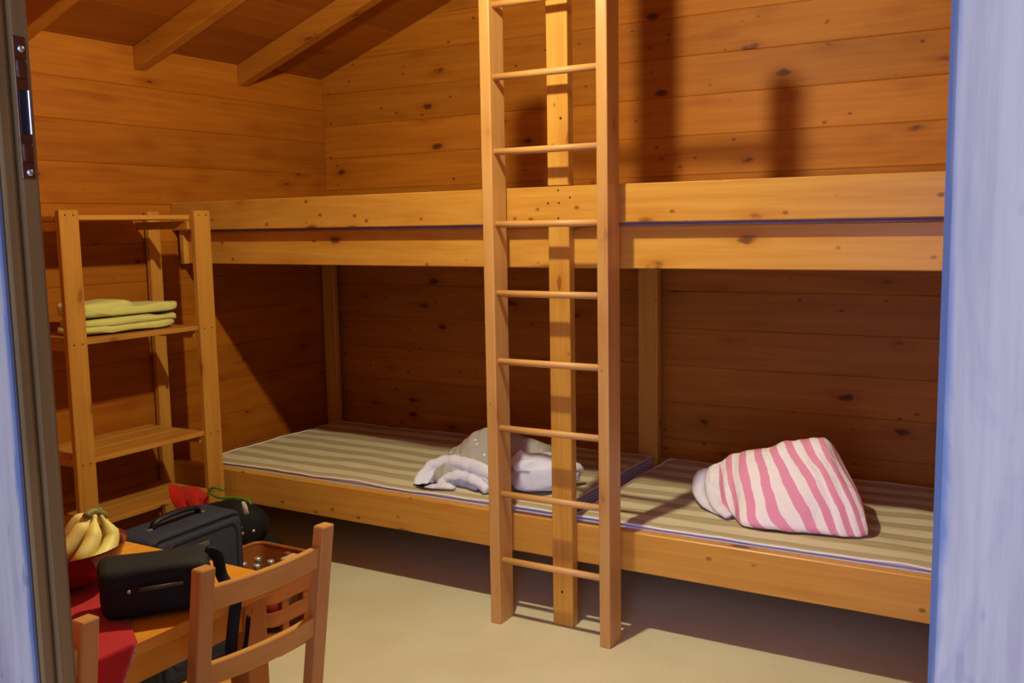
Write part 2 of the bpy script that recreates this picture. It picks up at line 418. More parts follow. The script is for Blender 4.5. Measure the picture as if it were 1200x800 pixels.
# ------------------------------------------------------------------ mattresses
def mattress(name, x0, x1, y0, y1, z0, z1, seedv, label, front=None):
    """soft slab with sagging top and rounded edges"""
    root = empty(name, ((x0+x1)/2, (y0+y1)/2, z0))
    fy = front or (lambda x: y0)
    nx, ny = 60, 40; bm = bmesh.new(); rows = []
    for j in range(ny+1):
        row = []
        for i in range(nx+1):
            u, v = i/nx, j/ny; x = x0+(x1-x0)*u; y = fy(x)+(y1-fy(x))*v
            ex = min(u, 1-u)*(x1-x0); ey = min(v, 1-v)*(y1-y0); e = min(ex, ey)
            rnd = 0 if e > .02 else .009*(1-sqrt(max(0, 1-((.02-e)/.02)**2)))
            z = z1-rnd+.008*noise.noise(V3((x*3.1, y*4.3, seedv)))+.004*noise.noise(V3((x*9, y*14, seedv+5)))
            row.append(bm.verts.new((x, y, z)))
        rows.append(row)
    for j in range(ny):
        for i in range(nx): bm.faces.new((rows[j][i], rows[j][i+1], rows[j+1][i+1], rows[j+1][i]))
    for f in bm.faces: f.smooth = True
    m = MB(); m.bm.free(); m.bm = bm; m.build('mattress_top', m_mat, root)
    # side band below the top edge
    bm = bmesh.new(); ring = [rows_i for rows_i in range(0)]
    m = MB()
    per = [(x0+(x1-x0)*i/nx, fy(x0+(x1-x0)*i/nx)) for i in range(nx)]+[(x1, fy(x1)+(y1-fy(x1))*j/ny) for j in range(ny)]+[(x1-(x1-x0)*i/nx, y1) for i in range(nx)]+[(x0, y1-(y1-fy(x0))*j/ny) for j in range(ny)]
    b = m.bm; A = []; B = []
    for x, y in per:
        zt = z1-.009+.008*noise.noise(V3((x*3.1, y*4.3, seedv)))+.004*noise.noise(V3((x*9, y*14, seedv+5)))
        A.append(b.verts.new((x, y, zt))); B.append(b.verts.new((x, y, z0)))
    n = len(per)
    for i in range(n): b.faces.new((A[i], B[i], B[(i+1) % n], A[(i+1) % n]))
    b.faces.new(B)
    bmesh.ops.recalc_face_normals(b, faces=b.faces[:])
    bm.free()
    m.build('mattress_side', m_mside, root)
    m = MB()
    pts = [(x, y, z1-.0085+.008*noise.noise(V3((x*3.1, y*4.3, seedv)))+.004*noise.noise(V3((x*9, y*14, seedv+5)))) for x, y in per]
    m.tube(pts+[pts[0]], .0045, 6, caps=False); m.build('piping', m_pipe, root)
    tag(root, label, 'mattress', 'mattresses on the bunk bed')
    return root
m_pipe = plain('white_piping', srgb(226, 222, 226), .7)
mattress('mattress', .20, 2.135, -1.2, -.19, .287, .418, 1.3, 'striped beige mattress on the lower bunk left of the ladder, under a grey duvet')
mattress('mattress', 2.225, 4.16, -1.2, -.19, .287, .418, 7.7, 'striped beige mattress on the lower bunk right of the ladder, under a pink striped duvet')
mattress('mattress', .14, 2.16, -1.045, -.06, 1.392, 1.548, 3.1, 'dark mattress edge under the guard rail of the upper bunk, left of the ladder', lambda x: upper_y(x)+.055)
mattress('mattress', 2.22, 4.20, -1.19, -.06, 1.392, 1.548, 4.4, 'dark mattress edge under the guard rail of the upper bunk, right of the ladder')

# ------------------------------------------------------------------ ladder
lad = empty('ladder', (2.21, -1.35, 0))
tag(lad, 'tall pine ladder with round rungs leaning in front of the bunk bed', 'ladder')
for x0, x1 in ((1.961, 2.005), (2.423, 2.465)):
    mb = MB(); mb.box(x0, x1, -1.399, -1.2985, 0, 2.405, .004, seg=2); mb.build('stile', m_lad_z, lad)
for z in (2.307, 2.0536, 1.7881, 1.5259, 1.2721, 1.0179, .7633, .5091, .2494):
    mb = MB(); mb.tube([(1.99, -1.37, z), (2.2, -1.37, z), (2.44, -1.37, z)], .0125, 14); mb.build('rung', m_rung, lad)

# ------------------------------------------------------------------ shelf unit on the left wall
sh = empty('shelf_unit', (.22, -1.67, 0))
tag(sh, 'narrow open pine shelf unit standing against the left wall', 'shelf')
for y0, y1, xa, xb, zt in ((-2.055, -1.968, .405, .433, 1.612), (-1.388, -1.295, .405, .433, 1.612), (-2.045, -1.955, .012, .042, 1.615), (-1.318, -1.212+.0, .012, .042, 1.617)):
    mb = MB(); mb.box(xa, xb, y0, min(y1, -1.2515), 0, zt, .003); p = mb.build('shelf_post', m_shelf_z, sh)
    if xb > .4:
        for z in (zt-.02, 1.08, .592, .32):
            for yy in (y0+.025, y1-.025):
                mb = MB(); mb.tube([(xb-.0005, yy, z), (xb+.0012, yy, z)], .0035, 8); mb.build('nail', m_nail, p)
for z, y0, y1 in ((1.585, -1.967, -1.389), (1.094, -1.967, -1.389), (.607, -1.967, -1.389), (.337, -1.967, -1.389)):
    mb = MB()
    for a, b in ((.013, .135), (.14, .265), (.27, .403)):
        if z > 1.5: mb.box(a if a > .02 else .045, b, y0, y1, z-.012, z+.008, .002)
        else: mb.box(a if a > .02 else .045, b+.02 if b > .4 else b, y0, y1, z-.02, z, .002)
    mb.box(.045, .40, -1.967, -1.955, z-.055, z-.02, .002); mb.box(.045, .40, -1.401, -1.389, z-.055, z-.02, .002)
    mb.build('shelf_board', m_shelf_y, sh)

# folded lime sheets on the middle shelf
def cloth_mat(name, col, col2=None, scale=9, bump=.35, rough=.85):
    N = NT(name); v = N.coords(); n = N.noise(v, scale, 4, .6, 1.2); w = N.noise(v, 420, 1)
    c = N.mix(n, col, col2 or tuple(x*.86 for x in col[:3])+(1,))
    N.bump(N.math('ADD', n, N.math('MULTIPLY', w, .08)), bump, .02)
    m = N.fin(c, rough, 0, .2); N.b.inputs['Sheen Weight'].default_value = .15; return m
m_lime = cloth_mat('lime_cotton', srgb(214, 210, 128), srgb(196, 192, 108))
def soft_slab(mb, c, ux, L, W, H, seedv, nx=26, ny=18, amp=.006, wav=8):
    """rounded folded-cloth slab centred at c (bottom), long axis along unit ux, size L x W x H"""
    ux = V3(ux).normalized(); uy = V3((-ux.y, ux.x, 0)); b = bmesh.new()
    bmesh.ops.create_uvsphere(b, u_segments=40, v_segments=24, radius=1)
    for v in b.verts:
        p = v.co.copy()
        q = [math.copysign(abs(t)**.42, t) for t in p]; 
        q[2] = math.copysign(abs(p.z)**.42, p.z)
        m = max(abs(q[0]), abs(q[1]), .0001)
        w = c+ux*(q[0]*L/2)+uy*(q[1]*W/2)+V3((0, 0, H/2+q[2]*H/2))
        nn = noise.noise_vector(V3((w.x*wav, w.y*wav, w.z*wav*2+seedv)))
        if p.z > -.5: w += V3((nn.x, nn.y, nn.z*1.2))*amp
        else: w += V3((nn.x, nn.y, 0))*amp
        v.co = w
    for f in b.faces: f.smooth = True
    mb.add(b); return mb
for nm, zs, lab in (('folded_sheet', ((1.1010, .034, (.255, -1.685), .49, .22), (1.128, .034, (.255, -1.67), .48, .22)), 'folded lime green sheet lying on the middle shelf, lower of two'),
                    ('folded_sheet', ((1.168, .044, (.255, -1.63), .42, .22), (1.169, .064, (.25, -1.79), .27, .21)), 'folded lime green sheet on top of the other on the middle shelf')):
    r = empty(nm, (.27, -1.65, zs[0][0])); tag(r, lab, 'bed linen', 'lime sheets on the shelf')
    for k, (z, h, c, L, W) in enumerate(zs):
        mb = MB(); soft_slab(mb, V3((c[0], c[1], z)), (0.05, 1, 0), L, W, h, z*31+k, amp=.009, wav=11)
        mb.build('cloth_fold', m_lime, r)

# ------------------------------------------------------------------ lofted duvets
def loft_blob(secs, nu, nv, wr=.012, wscale=6, seedv=0., endtaper=.12, zmin=.4):
    """secs: list of (F, T, B): front-bottom, crest and back-bottom points along the length. closed soft body with UV"""
    F = spline([s[0] for s in secs], nu); T = spline([s[1] for s in secs], nu); B = spline([s[2] for s in secs], nu)
    bm = bmesh.new(); uvl = bm.loops.layers.uv.new('UVMap'); grid = []
    for i in range(nu+1):
        f, t, b = F[i], T[i], B[i]; out = (f-b); out.z = 0; out.normalize()
        m1 = f*.5+t*.5+out*.03+V3((0, 0, .03)); m2 = b*.45+t*.55-out*.02+V3((0, 0, .02))
        prof = spline([f-out*.02+V3((0, 0, 0)), f+out*.004+V3((0, 0, .03)), m1, t, m2, b+V3((0, 0, .025)), b+out*.02], nv)
        u = i/nu; e = min(u, 1-u)
        k = 1 if e > endtaper else sqrt(max(.0, 1-((endtaper-e)/endtaper)**2))
        c = (f+b)*.5; c.z = f.z*.5+t.z*.5
        row = []
        for j, p in enumerate(prof):
            q = c+(p-c)*max(k, .02)
            d = noise.noise_vector(V3((q.x*wscale, q.y*wscale, q.z*wscale+seedv)))
            d2 = noise.noise(V3((u*16+seedv, j/nv*3.0, 2.)))
            q = q+d*wr+(q-c).normalized()*d2*wr*.7
            q.z = max(q.z, zmin)
            row.append((bm.verts.new(q), (u, j/nv)))
        grid.append(row)
    n2 = nv+1
    for i in range(nu):
        for j in range(nv+1):
            a = grid[i][j]; b = grid[i+1][j]; c = grid[i+1][(j+1) % n2]; d = grid[i][(j+1) % n2]
            try: fc = bm.faces.new((a[0], b[0], c[0], d[0]))
            except ValueError: continue
            fc.smooth = True
            for lp, w in zip(fc.loops, (a, b, c, d)): lp[uvl].uv = w[1]
    bm.faces.new([g[0] for g in grid[0]]); bm.faces.new([g[0] for g in grid[-1]][::-1])
    bmesh.ops.recalc_face_normals(bm, faces=bm.faces[:])
    m = MB(); m.bm.free(); m.bm = bm; return m

def pink_mat():
    N = NT('pink_stripe_cotton'); uv = N.new('ShaderNodeTexCoord'); sp = N.new('ShaderNodeSeparateXYZ'); N.link(uv.outputs['UV'], sp.inputs[0])
    n = N.noise(N.coords('Object', (5, 5, 5)), 2.0, 3)
    s = N.math('ADD', sp.outputs[0], N.math('MULTIPLY', sp.outputs[1], .30))
    s = N.math('ADD', s, N.math('MULTIPLY', N.math('SUBTRACT', n, .5), .03))
    ph = N.math('FRACT', N.math('MULTIPLY', s, 10.2))
    f = N.smooth(N.math('ABSOLUTE', N.math('SUBTRACT', ph, .5)), .228, .25)
    c = N.mix(f, srgb(226, 146, 176), srgb(240, 228, 230))
    c = N.mix(N.smooth(sp.outputs[0], .13, .135, 1, 0), c, srgb(238, 228, 232))
    wr = N.noise(N.coords('Object', (9, 14, 9)), 1.3, 3, .5, .6)
    N.bump(wr, .5, .03)
    return N.fin(c, .8, 0, .2)
m_pink = pink_mat()
pk = loft_blob([
    (V3((2.64, -.86, .44)), V3((2.63, -.79, .555)), V3((2.66, -.60, .43))),
    (V3((2.76, -1.00, .424)), V3((2.71, -.80, .605)), V3((2.75, -.50, .425))),
    (V3((2.91, -1.105, .422)), V3((2.84, -.84, .655)), V3((2.88, -.48, .425))),
    (V3((3.10, -1.07, .422)), V3((2.96, -.85, .700)), V3((3.02, -.50, .425))),
    (V3((3.225, -1.035, .422)), V3((3.065, -.83, .722)), V3((3.06, -.58, .425))),
    (V3((3.275, -1.00, .422)), V3((3.13, -.81, .655)), V3((3.10, -.68, .43)))], 110, 60, .013, 7, 3.3, .055, .429)
d1 = pk.build('duvet', m_pink); tag(d1, 'bundled duvet with pink and white stripes on the right mattress', 'duvet')
# white hem folded out at the left end of the pink duvet
m_white = cloth_mat('white_lining', srgb(234, 228, 232), srgb(214, 208, 222))
mb = MB()
mb.tube(spline([(2.60, -.72, .52), (2.59, -.79, .515), (2.605, -.86, .47), (2.66, -.93, .435)], 14), [.010+.008*sin(pi*i/14) for i in range(15)], 10, 1.6)
mb.tube(spline([(2.61, -.74, .47), (2.605, -.84, .455), (2.65, -.92, .437), (2.73, -.985, .433)], 14), .010, 10, 1.6)
mb.tube(spline([(2.64, -.80, .555), (2.66, -.87, .515), (2.71, -.96, .46), (2.78, -1.035, .438)], 14), [.008+.008*sin(pi*i/14) for i in range(15)], 10, 1.8)
h = mb.build('duvet_hem', m_white, d1); tag(h, 'white folded hem')

def grey_mat():
    N = NT('grey_dotted_cotton')
    vo = N.new('ShaderNodeTexVoronoi', feature='F1'); vo.inputs['Scale'].default_value = 1; N.link(N.coords('Object', (21, 21, 21)), vo.inputs['Vector'])
    d = N.smooth(vo.outputs['Distance'], .10, .14, 1, 0)
    n = N.noise(N.coords(), 9, 4, .6, 1.)
    c = N.mix(n, srgb(182, 172, 162), srgb(156, 149, 146)); c = N.mix(d, c, srgb(236, 234, 236))
    N.bump(n, .35, .03); return N.fin(c, .85, 0, .2)
def star_mat():
    N = NT('pale_blue_star_cotton')
    vo = N.new('ShaderNodeTexVoronoi', feature='F1', distance='MINKOWSKI'); vo.inputs['Exponent'].default_value = .5
    vo.inputs['Scale'].default_value = 1; N.link(N.coords('Object', (15, 15, 15)), vo.inputs['Vector'])
    d = N.smooth(vo.outputs['Distance'], .28, .34, 1, 0)
    n = N.noise(N.coords(), 8, 4, .6, 1.5)
    c = N.mix(n, srgb(236, 234, 242), srgb(206, 208, 232)); c = N.mix(N.math('MULTIPLY', d, .55), c, srgb(150, 158, 200))
    N.bump(n, .3, .02); return N.fin(c, .85, 0, .2)
m_grey = grey_mat(); m_star = star_mat(); m_blue = cloth_mat('grey_blue_cotton', srgb(160, 160, 190), srgb(128, 130, 168))
gb = loft_blob([
    (V3((1.47, -1.10, .41)), V3((1.45, -1.00, .47)), V3((1.42, -.88, .405))),
    (V3((1.57, -1.10, .404)), V3((1.50, -.95, .555)), V3((1.46, -.68, .405))),
    (V3((1.70, -1.08, .404)), V3((1.60, -.88, .622)), V3((1.58, -.56, .405))),
    (V3((1.86, -.99, .404)), V3((1.77, -.80, .60)), V3((1.72, -.50, .405))),
    (V3((1.98, -.86, .404)), V3((1.92, -.72, .52)), V3((1.86, -.52, .405)))], 90, 56, .020, 8, 9.1, .10, .430)
d2 = gb.build('duvet', m_grey); tag(d2, 'crumpled grey dotted duvet with white and blue folds on the left mattress', 'duvet')
def ribbon(pts, w, n=44, r=10, fl=.55):
    """a fat soft cloth roll along pts"""
    m = MB(); P = spline(pts, n)
    R = [w*(.70+.28*sin(pi*i/n))*(1+.12*noise.noise(V3((i*.5, w*90, pts[0][0]*7)))) for i in range(n+1)]
    m.tube(P, R, 18, fl)
    for v in m.bm.verts:
        v.co += noise.noise_vector(v.co*26)*w*.42+noise.noise_vector(v.co*60)*w*.12; v.co.z = max(v.co.z, .4285)
    return m
A = lambda px, py, Y: at(px, py, Y=Y)
ARC = [(489, 570), (495, 557), (506, 546), (526, 541), (550, 544), (572, 555), (592, 571)]
for f_, dy, w_, mt, lb in ((1.0, 0, .024, m_star, 'white hem along the edge of the grey side'), (.86, .012, .019, m_star, 'white fold inside the hem'), (.72, .03, .019, m_blue, 'grey blue fold inside the opening'),
                          (.54, .012, .021, m_star, 'white inner fold'), (.34, .03, .022, m_blue, 'grey blue core of the roll')):
    m = ribbon([A(541+(px-541)*f_+(1-f_)*(4 if f_ < .7 else 0), 577+(py-577)*f_, -1.155+dy+.11*sin(pi*k/6)*f_) for k, (px, py) in enumerate(ARC)], w_, fl=1.25)
    tag(m.build('duvet_fold', mt, d2), lb)
m = ribbon([A(488, 574, -1.17), A(502, 573, -1.172), A(518, 570, -1.165), A(532, 572, -1.16)], .017, fl=1.1)
tag(m.build('duvet_fold', m_star, d2), 'white fold lying on the mattress')
mb = MB(); soft_slab(mb, V3((1.955, -.965, .430)), (.80, .6, 0), .25, .19, .135, 4.4, amp=.024, wav=15)
tag(mb.build('duvet_fold', m_star, d2), 'white bulging fold with faint blue stars')
m = ribbon([A(606, 575, -1.04), A(603, 555, -1.01), A(611, 540, -.97), A(640, 534, -.92)], .026, fl=.7)
tag(m.build('duvet_fold', m_blue, d2), 'pale blue fold')
m = ribbon([A(662, 560, -.90), A(672, 548, -.88), A(678, 549, -.86), A(674, 562, -.87)], .020, fl=.9)
tag(m.build('duvet_fold', m_star, d2), 'white corner')

# ------------------------------------------------------------------ table
tb = empty('dining_table', (1.75, -3.25, 0))
tag(tb, 'pine table in the near left corner carrying the bananas and a black bag', 'table')
TX0, TX1, TY0, TY1, TZ = 1.22, 2.337, -3.846, -2.878, .74
mb = MB()
for k in range(9):
    a = TX0+(TX1-TX0)*k/9; b = TX0+(TX1-TX0)*(k+1)/9; mb.box(a, b, TY0, TY1, TZ-.026, TZ, .0012)
mb.build('table_top', m_table, tb)
mb = MB()
mb.box(2.27, 2.292, TY0+.06, TY1-.06, .635, TZ-.027, .002); mb.box(TX0+.045, TX0+.067, TY0+.06, TY1-.06, .635, TZ-.027, .002)
mb.box(TX0+.06, 2.28, TY1-.067, TY1-.045, .635, TZ-.027, .002); mb.box(TX0+.06, 2.28, TY0+.045, TY0+.067, .635, TZ-.027, .002)
mb.build('apron', m_table, tb)
for x in (TX0+.035, 2.243):
    for y, wy in ((TY0+.002, .044), (TY1-.09, .062)):
        mb = MB(); mb.box(x, x+.062, y, y+wy, 0, TZ-.027, .004, seg=2); mb.build('leg', m_table_z, tb)

# red runner lying diagonally, folded over the right table edge
m_red = cloth_mat('red_runner', srgb(186, 30, 36), srgb(168, 22, 30), 14, .15)
bm = bmesh.new(); U = V3((.857, -.515, 0)); Wv = V3((-.515, -.857, 0)); O = V3((2.303, -3.258, TZ+.003)); rows = []
ns, nt = 260, 30
for i in range(ns+1):
    row = []
    for j in range(nt+1):
        t = .40*j/nt; s = -.62+(.80+.6*t)*i/ns; p = O+U*s+Wv*t
        over = (p.x-(TX1+.004))
        if over > 0:
            d = over/.857*1.0
            p = V3((TX1+.004+.004*sin(t*30)*min(1, d*8), p.y, TZ+.003-d))
        else: p.z += .0012*(1+noise.noise(V3((p.x*16, p.y*16, 1))))
        row.append(bm.verts.new(p))
    rows.append(row)
for i in range(ns):
    for j in range(nt):
        if rows[i][j].co.y < TY0-.01: continue
        bm.faces.new((rows[i][j], rows[i+1][j], rows[i+1][j+1], rows[i][j+1])).smooth = True
bmesh.ops.delete(bm, geom=[v for v in bm.verts if not v.link_faces], context='VERTS')
bmesh.ops.solidify(bm, geom=bm.faces[:], thickness=.0018)
m = MB(); m.bm.free(); m.bm = bm
tag(m.build('table_runner', m_red), 'red cloth runner lying across the table and hanging over its end', 'tablecloth')

# fruit bowl and bananas
def glass_red():
    N = NT('red_glass'); N.b.inputs['Transmission Weight'].default_value = .3; N.b.inputs['IOR'].default_value = 1.3
    return N.fin(srgb(140, 30, 30), .12, 0, .5)
BC = V3((1.952, -3.165, TZ+.0065))
mb = MB(); mb.lathe([(.0, 0), (.048, 0), (.055, .003), (.095, .026), (.122, .06), (.135, .092), (.138, .097), (.134, .096), (.118, .064), (.09, .031), (.045, .009), (0, .007)], BC, 40)
tag(mb.build('fruit_bowl', glass_red()), 'dark red glass bowl holding bananas on the table', 'bowl')
def banana_mat():
    N = NT('banana_skin'); n = N.noise(N.coords(), 30, 4); s = N.noise(N.coords(), 140, 2)
    c = N.mix(N.smooth(n, .3, .7), srgb(232, 222, 134), srgb(222, 204, 104)); c = N.mix(N.math('MULTIPLY', N.smooth(s, .68, .76), .7), c, srgb(110, 80, 36))
    return N.fin(c, .5, 0, .35)
m_ban = banana_mat(); m_bstem = plain('banana_stem', srgb(128, 124, 62), .6, var=.3, scale=40); m_btip = plain('banana_tip', srgb(58, 44, 28), .7)
bb = empty('banana_bunch', (BC.x, BC.y, BC.z+.06)); tag(bb, 'bunch of yellow bananas in the red bowl', 'bananas')
def banana(tip, mid1, mid2, stem, r):
    P = spline([tip, mid1, mid2, stem], 22)
    R = []
    for i in range(23):
        t = i/22; R.append(r*(min(1, .25+t*5.5) if t < .2 else 1 if t < .74 else max(.30, 1-(t-.74)/.16*.7)))
    m = MB(); m.tube(P, R, 8); o = m.build('banana', m_ban, bb, smooth=True)
    d = (P[0]-P[1]).normalized(); m = MB(); m.tube([P[0]-d*.002, P[0]+d*.005], r*.25, 8); m.build('banana_tip', m_btip, o)
A3 = lambda px, py, X: at(px, py, X=X)
crown = at(112, 600, X=1.99)
banana(at(86, 672, X=2.02), at(96, 655, X=2.035), at(108, 632, X=2.02), at(111, 604, X=1.99), .0185)
banana(at(96, 690-22, X=2.05), at(118, 655, X=2.045), at(130, 630, X=2.01), at(117, 603, X=1.985), .0190)
banana(at(112, 668, X=2.0), at(128, 652, X=1.985), at(134, 632, X=1.97), at(122, 606, X=1.975), .0175)
banana(at(78, 640, X=1.96), at(82, 628, X=1.96), at(92, 612, X=1.965), at(108, 601, X=1.98), .0175)
banana(at(70, 655, X=1.98), at(78, 645, X=1.985), at(92, 625, X=1.985), at(108, 602, X=1.982), .0175)
mb = MB(); mb.tube(spline([at(100, 606, X=1.985), at(108, 600, X=1.982), at(117, 601, X=1.982), at(123, 605, X=1.978)], 8), .009, 10)
mb.tube([at(114, 603, X=1.983), at(117, 594, X=1.983)], [.008, .006], 8); mb.build('bunch_stem', m_bstem, bb)

# black shoulder bag
def fabric(name, col, rough=.75, sc_=240, bump=.25):
    N = NT(name); n = N.noise(N.coords(), sc_, 2); l = N.noise(N.coords(), 14, 3)
    c = N.mix(l, tuple(x*.8 for x in col[:3])+(1,), tuple(x*1.25 for x in col[:3])+(1,)); N.bump(n, bump, .003)
    return N.fin(c, rough, 0, .3)
m_bag = fabric('black_nylon', srgb(24, 24, 28)); m_zip = plain('grey_zip', srgb(74, 70, 56), .5, .2)
m_navy = fabric('navy_polyester', srgb(46, 50, 66)); m_navy2 = fabric('navy_pocket', srgb(44, 48, 68)); m_trim = plain('dark_piping', srgb(22, 22, 30), .5)
bgA, bgB = V3((2.218, -3.268, TZ+.0075)), V3((2.350, -3.100, TZ+.0075))
bx = (bgB-bgA).normalized(); by = V3((-bx.y, bx.x, 0)); bl = (bgB-bgA).length
Mb = Matrix.Translation(bgA) @ Matrix(((bx.x, by.x, 0, 0), (bx.y, by.y, 0, 0), (0, 0, 1, 0), (0, 0, 0, 1)))
def puffy(mb, x0, x1, y0, y1, z0, z1, bev, M, seedv=0, amp=.006, seg=4, sub=5):
    b = bmesh.new(); bmesh.ops.create_cube(b, size=1)
    for v in b.verts: v.co = V3(((x0+x1)/2+v.co.x*(x1-x0), (y0+y1)/2+v.co.y*(y1-y0), (z0+z1)/2+v.co.z*(z1-z0)))
    bmesh.ops.bevel(b, geom=b.edges[:], offset=bev, segments=seg, affect='EDGES', profile=.5)
    big = [e for e in b.edges if e.calc_length() > bev*1.5]
    bmesh.ops.subdivide_edges(b, edges=big, cuts=sub, use_grid_fill=True)
    for v in b.verts:
        n = noise.noise_vector(v.co*9+V3((seedv, 0, 0))); k = min(1, (v.co.z-z0)/.03)
        v.co += n*amp*k
    for f in b.faces: f.smooth = True
    mb.add(b, M)
bag = empty('shoulder_bag', (2.2, -3.1, TZ+.003)); tag(bag, 'black fabric shoulder bag with a front zip standing on the table end', 'bag')
mb = MB(); puffy(mb, 0, bl, 0, .125, 0, .096, .024, Mb, 2.2, .010); mb.build('bag_body', m_bag, bag)
mb = MB(); puffy(mb, -.003, bl+.003, -.005, .127, .056, .106, .022, Mb, 5.1, .007); mb.build('bag_flap', m_bag, bag)
mb = MB(); mb.tube([Mb @ V3((.075, -.010, .065)), Mb @ V3((.11, -.012, .067)), Mb @ V3((.158, -.011, .069))], .0045, 8); mb.build('zip', m_zip, bag)
mb = MB(); mb.tube([Mb @ V3((.055, -.004, .064)), Mb @ V3((.055, -.012, .064))], .004, 10); mb.build('stud', m_steel, bag)
strap = spline([Mb @ V3((bl-.006, .07, .10)), Mb @ V3((bl+.018, .07, .09)), Mb @ V3((bl+.024, .062, .05)), (2.340, -3.045, .772), (2.357, -3.045, .745), (2.358, -3.055, .70), (2.358, -3.065, .635), (2.358, -3.05, .60), (2.358, -3.025, .64), (2.357, -3.01, .70)], 46)
mb = MB(); mb.tube(strap, .0125, 8, .22); mb.build('strap', m_bag, bag)

# ------------------------------------------------------------------ chairs
def chair(name, ox, oy, rz, label):
    root = empty(name, (0, 0, 0)); R0 = Matrix.Identity(4)
    tag(root, label, 'chair', 'chairs at the table')
    hw = .181
    for s in (-1, 1):
        y0 = s*hw-(.037 if s > 0 else 0); mb = MB()
        # rear stile: vertical below the seat, raked above
        P = [(-.072, 0), (-.040, 0), (-.078+.03, .43), (.016, .865), (-.016, .865), (-.082, .43)]
        mb.prism(P, 'y', y0, y0+.037, .003); mb.build('back_post', m_chair_z, root)
        y1 = s*(hw+.0)-(.037 if s > 0 else 0); mb = MB(); mb.box(-.44, -.405, y1, y1+.037, 0, .385, .003); mb.build('leg', m_chair_z, root)
        mb = MB(); mb.box(-.41, -.06, s*(hw-.018)-.011, s*(hw-.018)+.011, .17, .2, .002); mb.build('stretcher', m_chair_z, root)
        mb = MB(); mb.box(-.41, -.07, s*(hw-.018)-.011, s*(hw-.018)+.011, .33, .384, .002); mb.build('seat_rail', m_chair_z, root)
    mb = MB()
    for ya, yb2 in ((-.195, -.10), (-.09, .018), (.118, .195)): mb.box(-.45, -.088, ya, yb2, .385, .405, .004, seg=2)
    mb.box(-.45, -.40, -.195, .195, .3865, .4035, .003); mb.build('seat', m_chair_y, root)
    for z0, z1, nm in ((.768, .820, 'back_slat'), (.602, .652, 'back_slat')):
        mb = MB(); b = mb.bm; n = 14; rk = .1445; th = .017; rows = []
        for i in range(n+1):
            y = -hw+.02+(2*hw-.04)*i/n; bow = .020*(1-((i/n-.5)*2)**2)-.002
            r = []
            for z, o in ((z0, 0), (z1, 0), (z1, th), (z0, th)):
                xc = -.065+(z-.43)*rk-.008; r.append(b.verts.new((xc+bow+o, y, z)))
            rows.append(r)
        for i in range(n):
            for k in range(4): b.faces.new((rows[i][k], rows[i][(k+1) % 4], rows[i+1][(k+1) % 4], rows[i+1][k]))
        b.faces.new(rows[0][::-1]); b.faces.new(rows[-1]); bmesh.ops.recalc_face_normals(b, faces=b.faces[:])
        bmesh.ops.bevel(b, geom=[e for e in b.edges if abs(e.verts[0].co.y-e.verts[1].co.y) > .01], offset=.0025, segments=1, affect='EDGES')
        mb.build(nm, m_chair_y, root)
    root.location = (ox, oy, 0); root.rotation_euler.z = rz
    return root
c1 = chair('dining_chair', 2.416, -3.003, radians(-4.5), 'light wooden chair with curved back slats, standing in front of the black bag')
c2 = copy_tree(c1); c2.location = (2.414, -3.60, 0); c2.rotation_euler.z = radians(0)
tag(c2, 'light wooden chair beside the door frame, only one back post showing')

# ------------------------------------------------------------------ suitcase on the floor behind the table
su = empty('suitcase', (1.26, -2.3, 0)); tag(su, 'navy blue soft suitcase with a top handle standing behind the table', 'suitcase')
ang = radians(2); Ms = Matrix.Translation((1.27, -2.275, 0)) @ Matrix.Rotation(ang, 4, 'Z')
mb = MB(); puffy(mb, -.105, .095, -.205, .205, .035, .55, .028, Ms, 7, .003); mb.build('suitcase_body', m_navy, su)
mb = MB(); puffy(mb, .085, .112, -.184, .184, .07, .535, .016, Ms, 3, .002); pk_ = mb.build('front_pocket', m_navy2, su)
def rrect(x, hy, z0, z1, r, n=6):
    pts = []
    for cy, cz, a0 in ((hy-r, z1-r, 0), (-hy+r, z1-r, 90), (-hy+r, z0+r, 180), (hy-r, z0+r, 270)):
        for k in range(n+1):
            a = radians(a0+90*k/n); pts.append(Ms @ V3((x, cy+r*cos(a), cz+r*sin(a))))
    return pts+[pts[0]]
mb = MB(); mb.tube(rrect(.088, .196, .045, .54, .035), .005, 6, caps=False); mb.tube(rrect(-.098, .196, .045, .54, .035), .005, 6, caps=False); mb.build('piping', m_trim, su)
mb = MB(); mb.tube(rrect(.1125, .155, .10, .519, .035), .0035, 6, caps=False); mb.build('pocket_zip', m_trim, pk_)
mb = MB(); mb.box(.111, .115, -.022, .026, .476, .493, .0015, Ms); mb.build('logo_plate', plain('brushed_plate', srgb(120, 112, 98), .4, .7), su)
mb = MB(); mb.tube(spline([Ms @ V3((-.01, -.10, .548)), Ms @ V3((-.008, -.085, .572)), Ms @ V3((-.006, 0, .58)), Ms @ V3((-.008, .085, .572)), Ms @ V3((-.01, .10, .548))], 22), .014, 10, .6)
mb.build('carry_handle', m_trim, su)
for y in (-.115, .115):
    mb = MB(); mb.box(-.018, .0, y-.01, y+.01, .546, .553, .002, Ms); mb.build('handle_rivet', m_steel, su)
for x, y in ((-.085, -.17), (-.085, .17), (.07, -.17), (.07, .17)):
    mb = MB(); c = Ms @ V3((x, y, .02)); mb.tube([c-V3((0, .012, 0)), c+V3((0, .012, 0))], .02, 16); mb.build('wheel', m_trim, su)

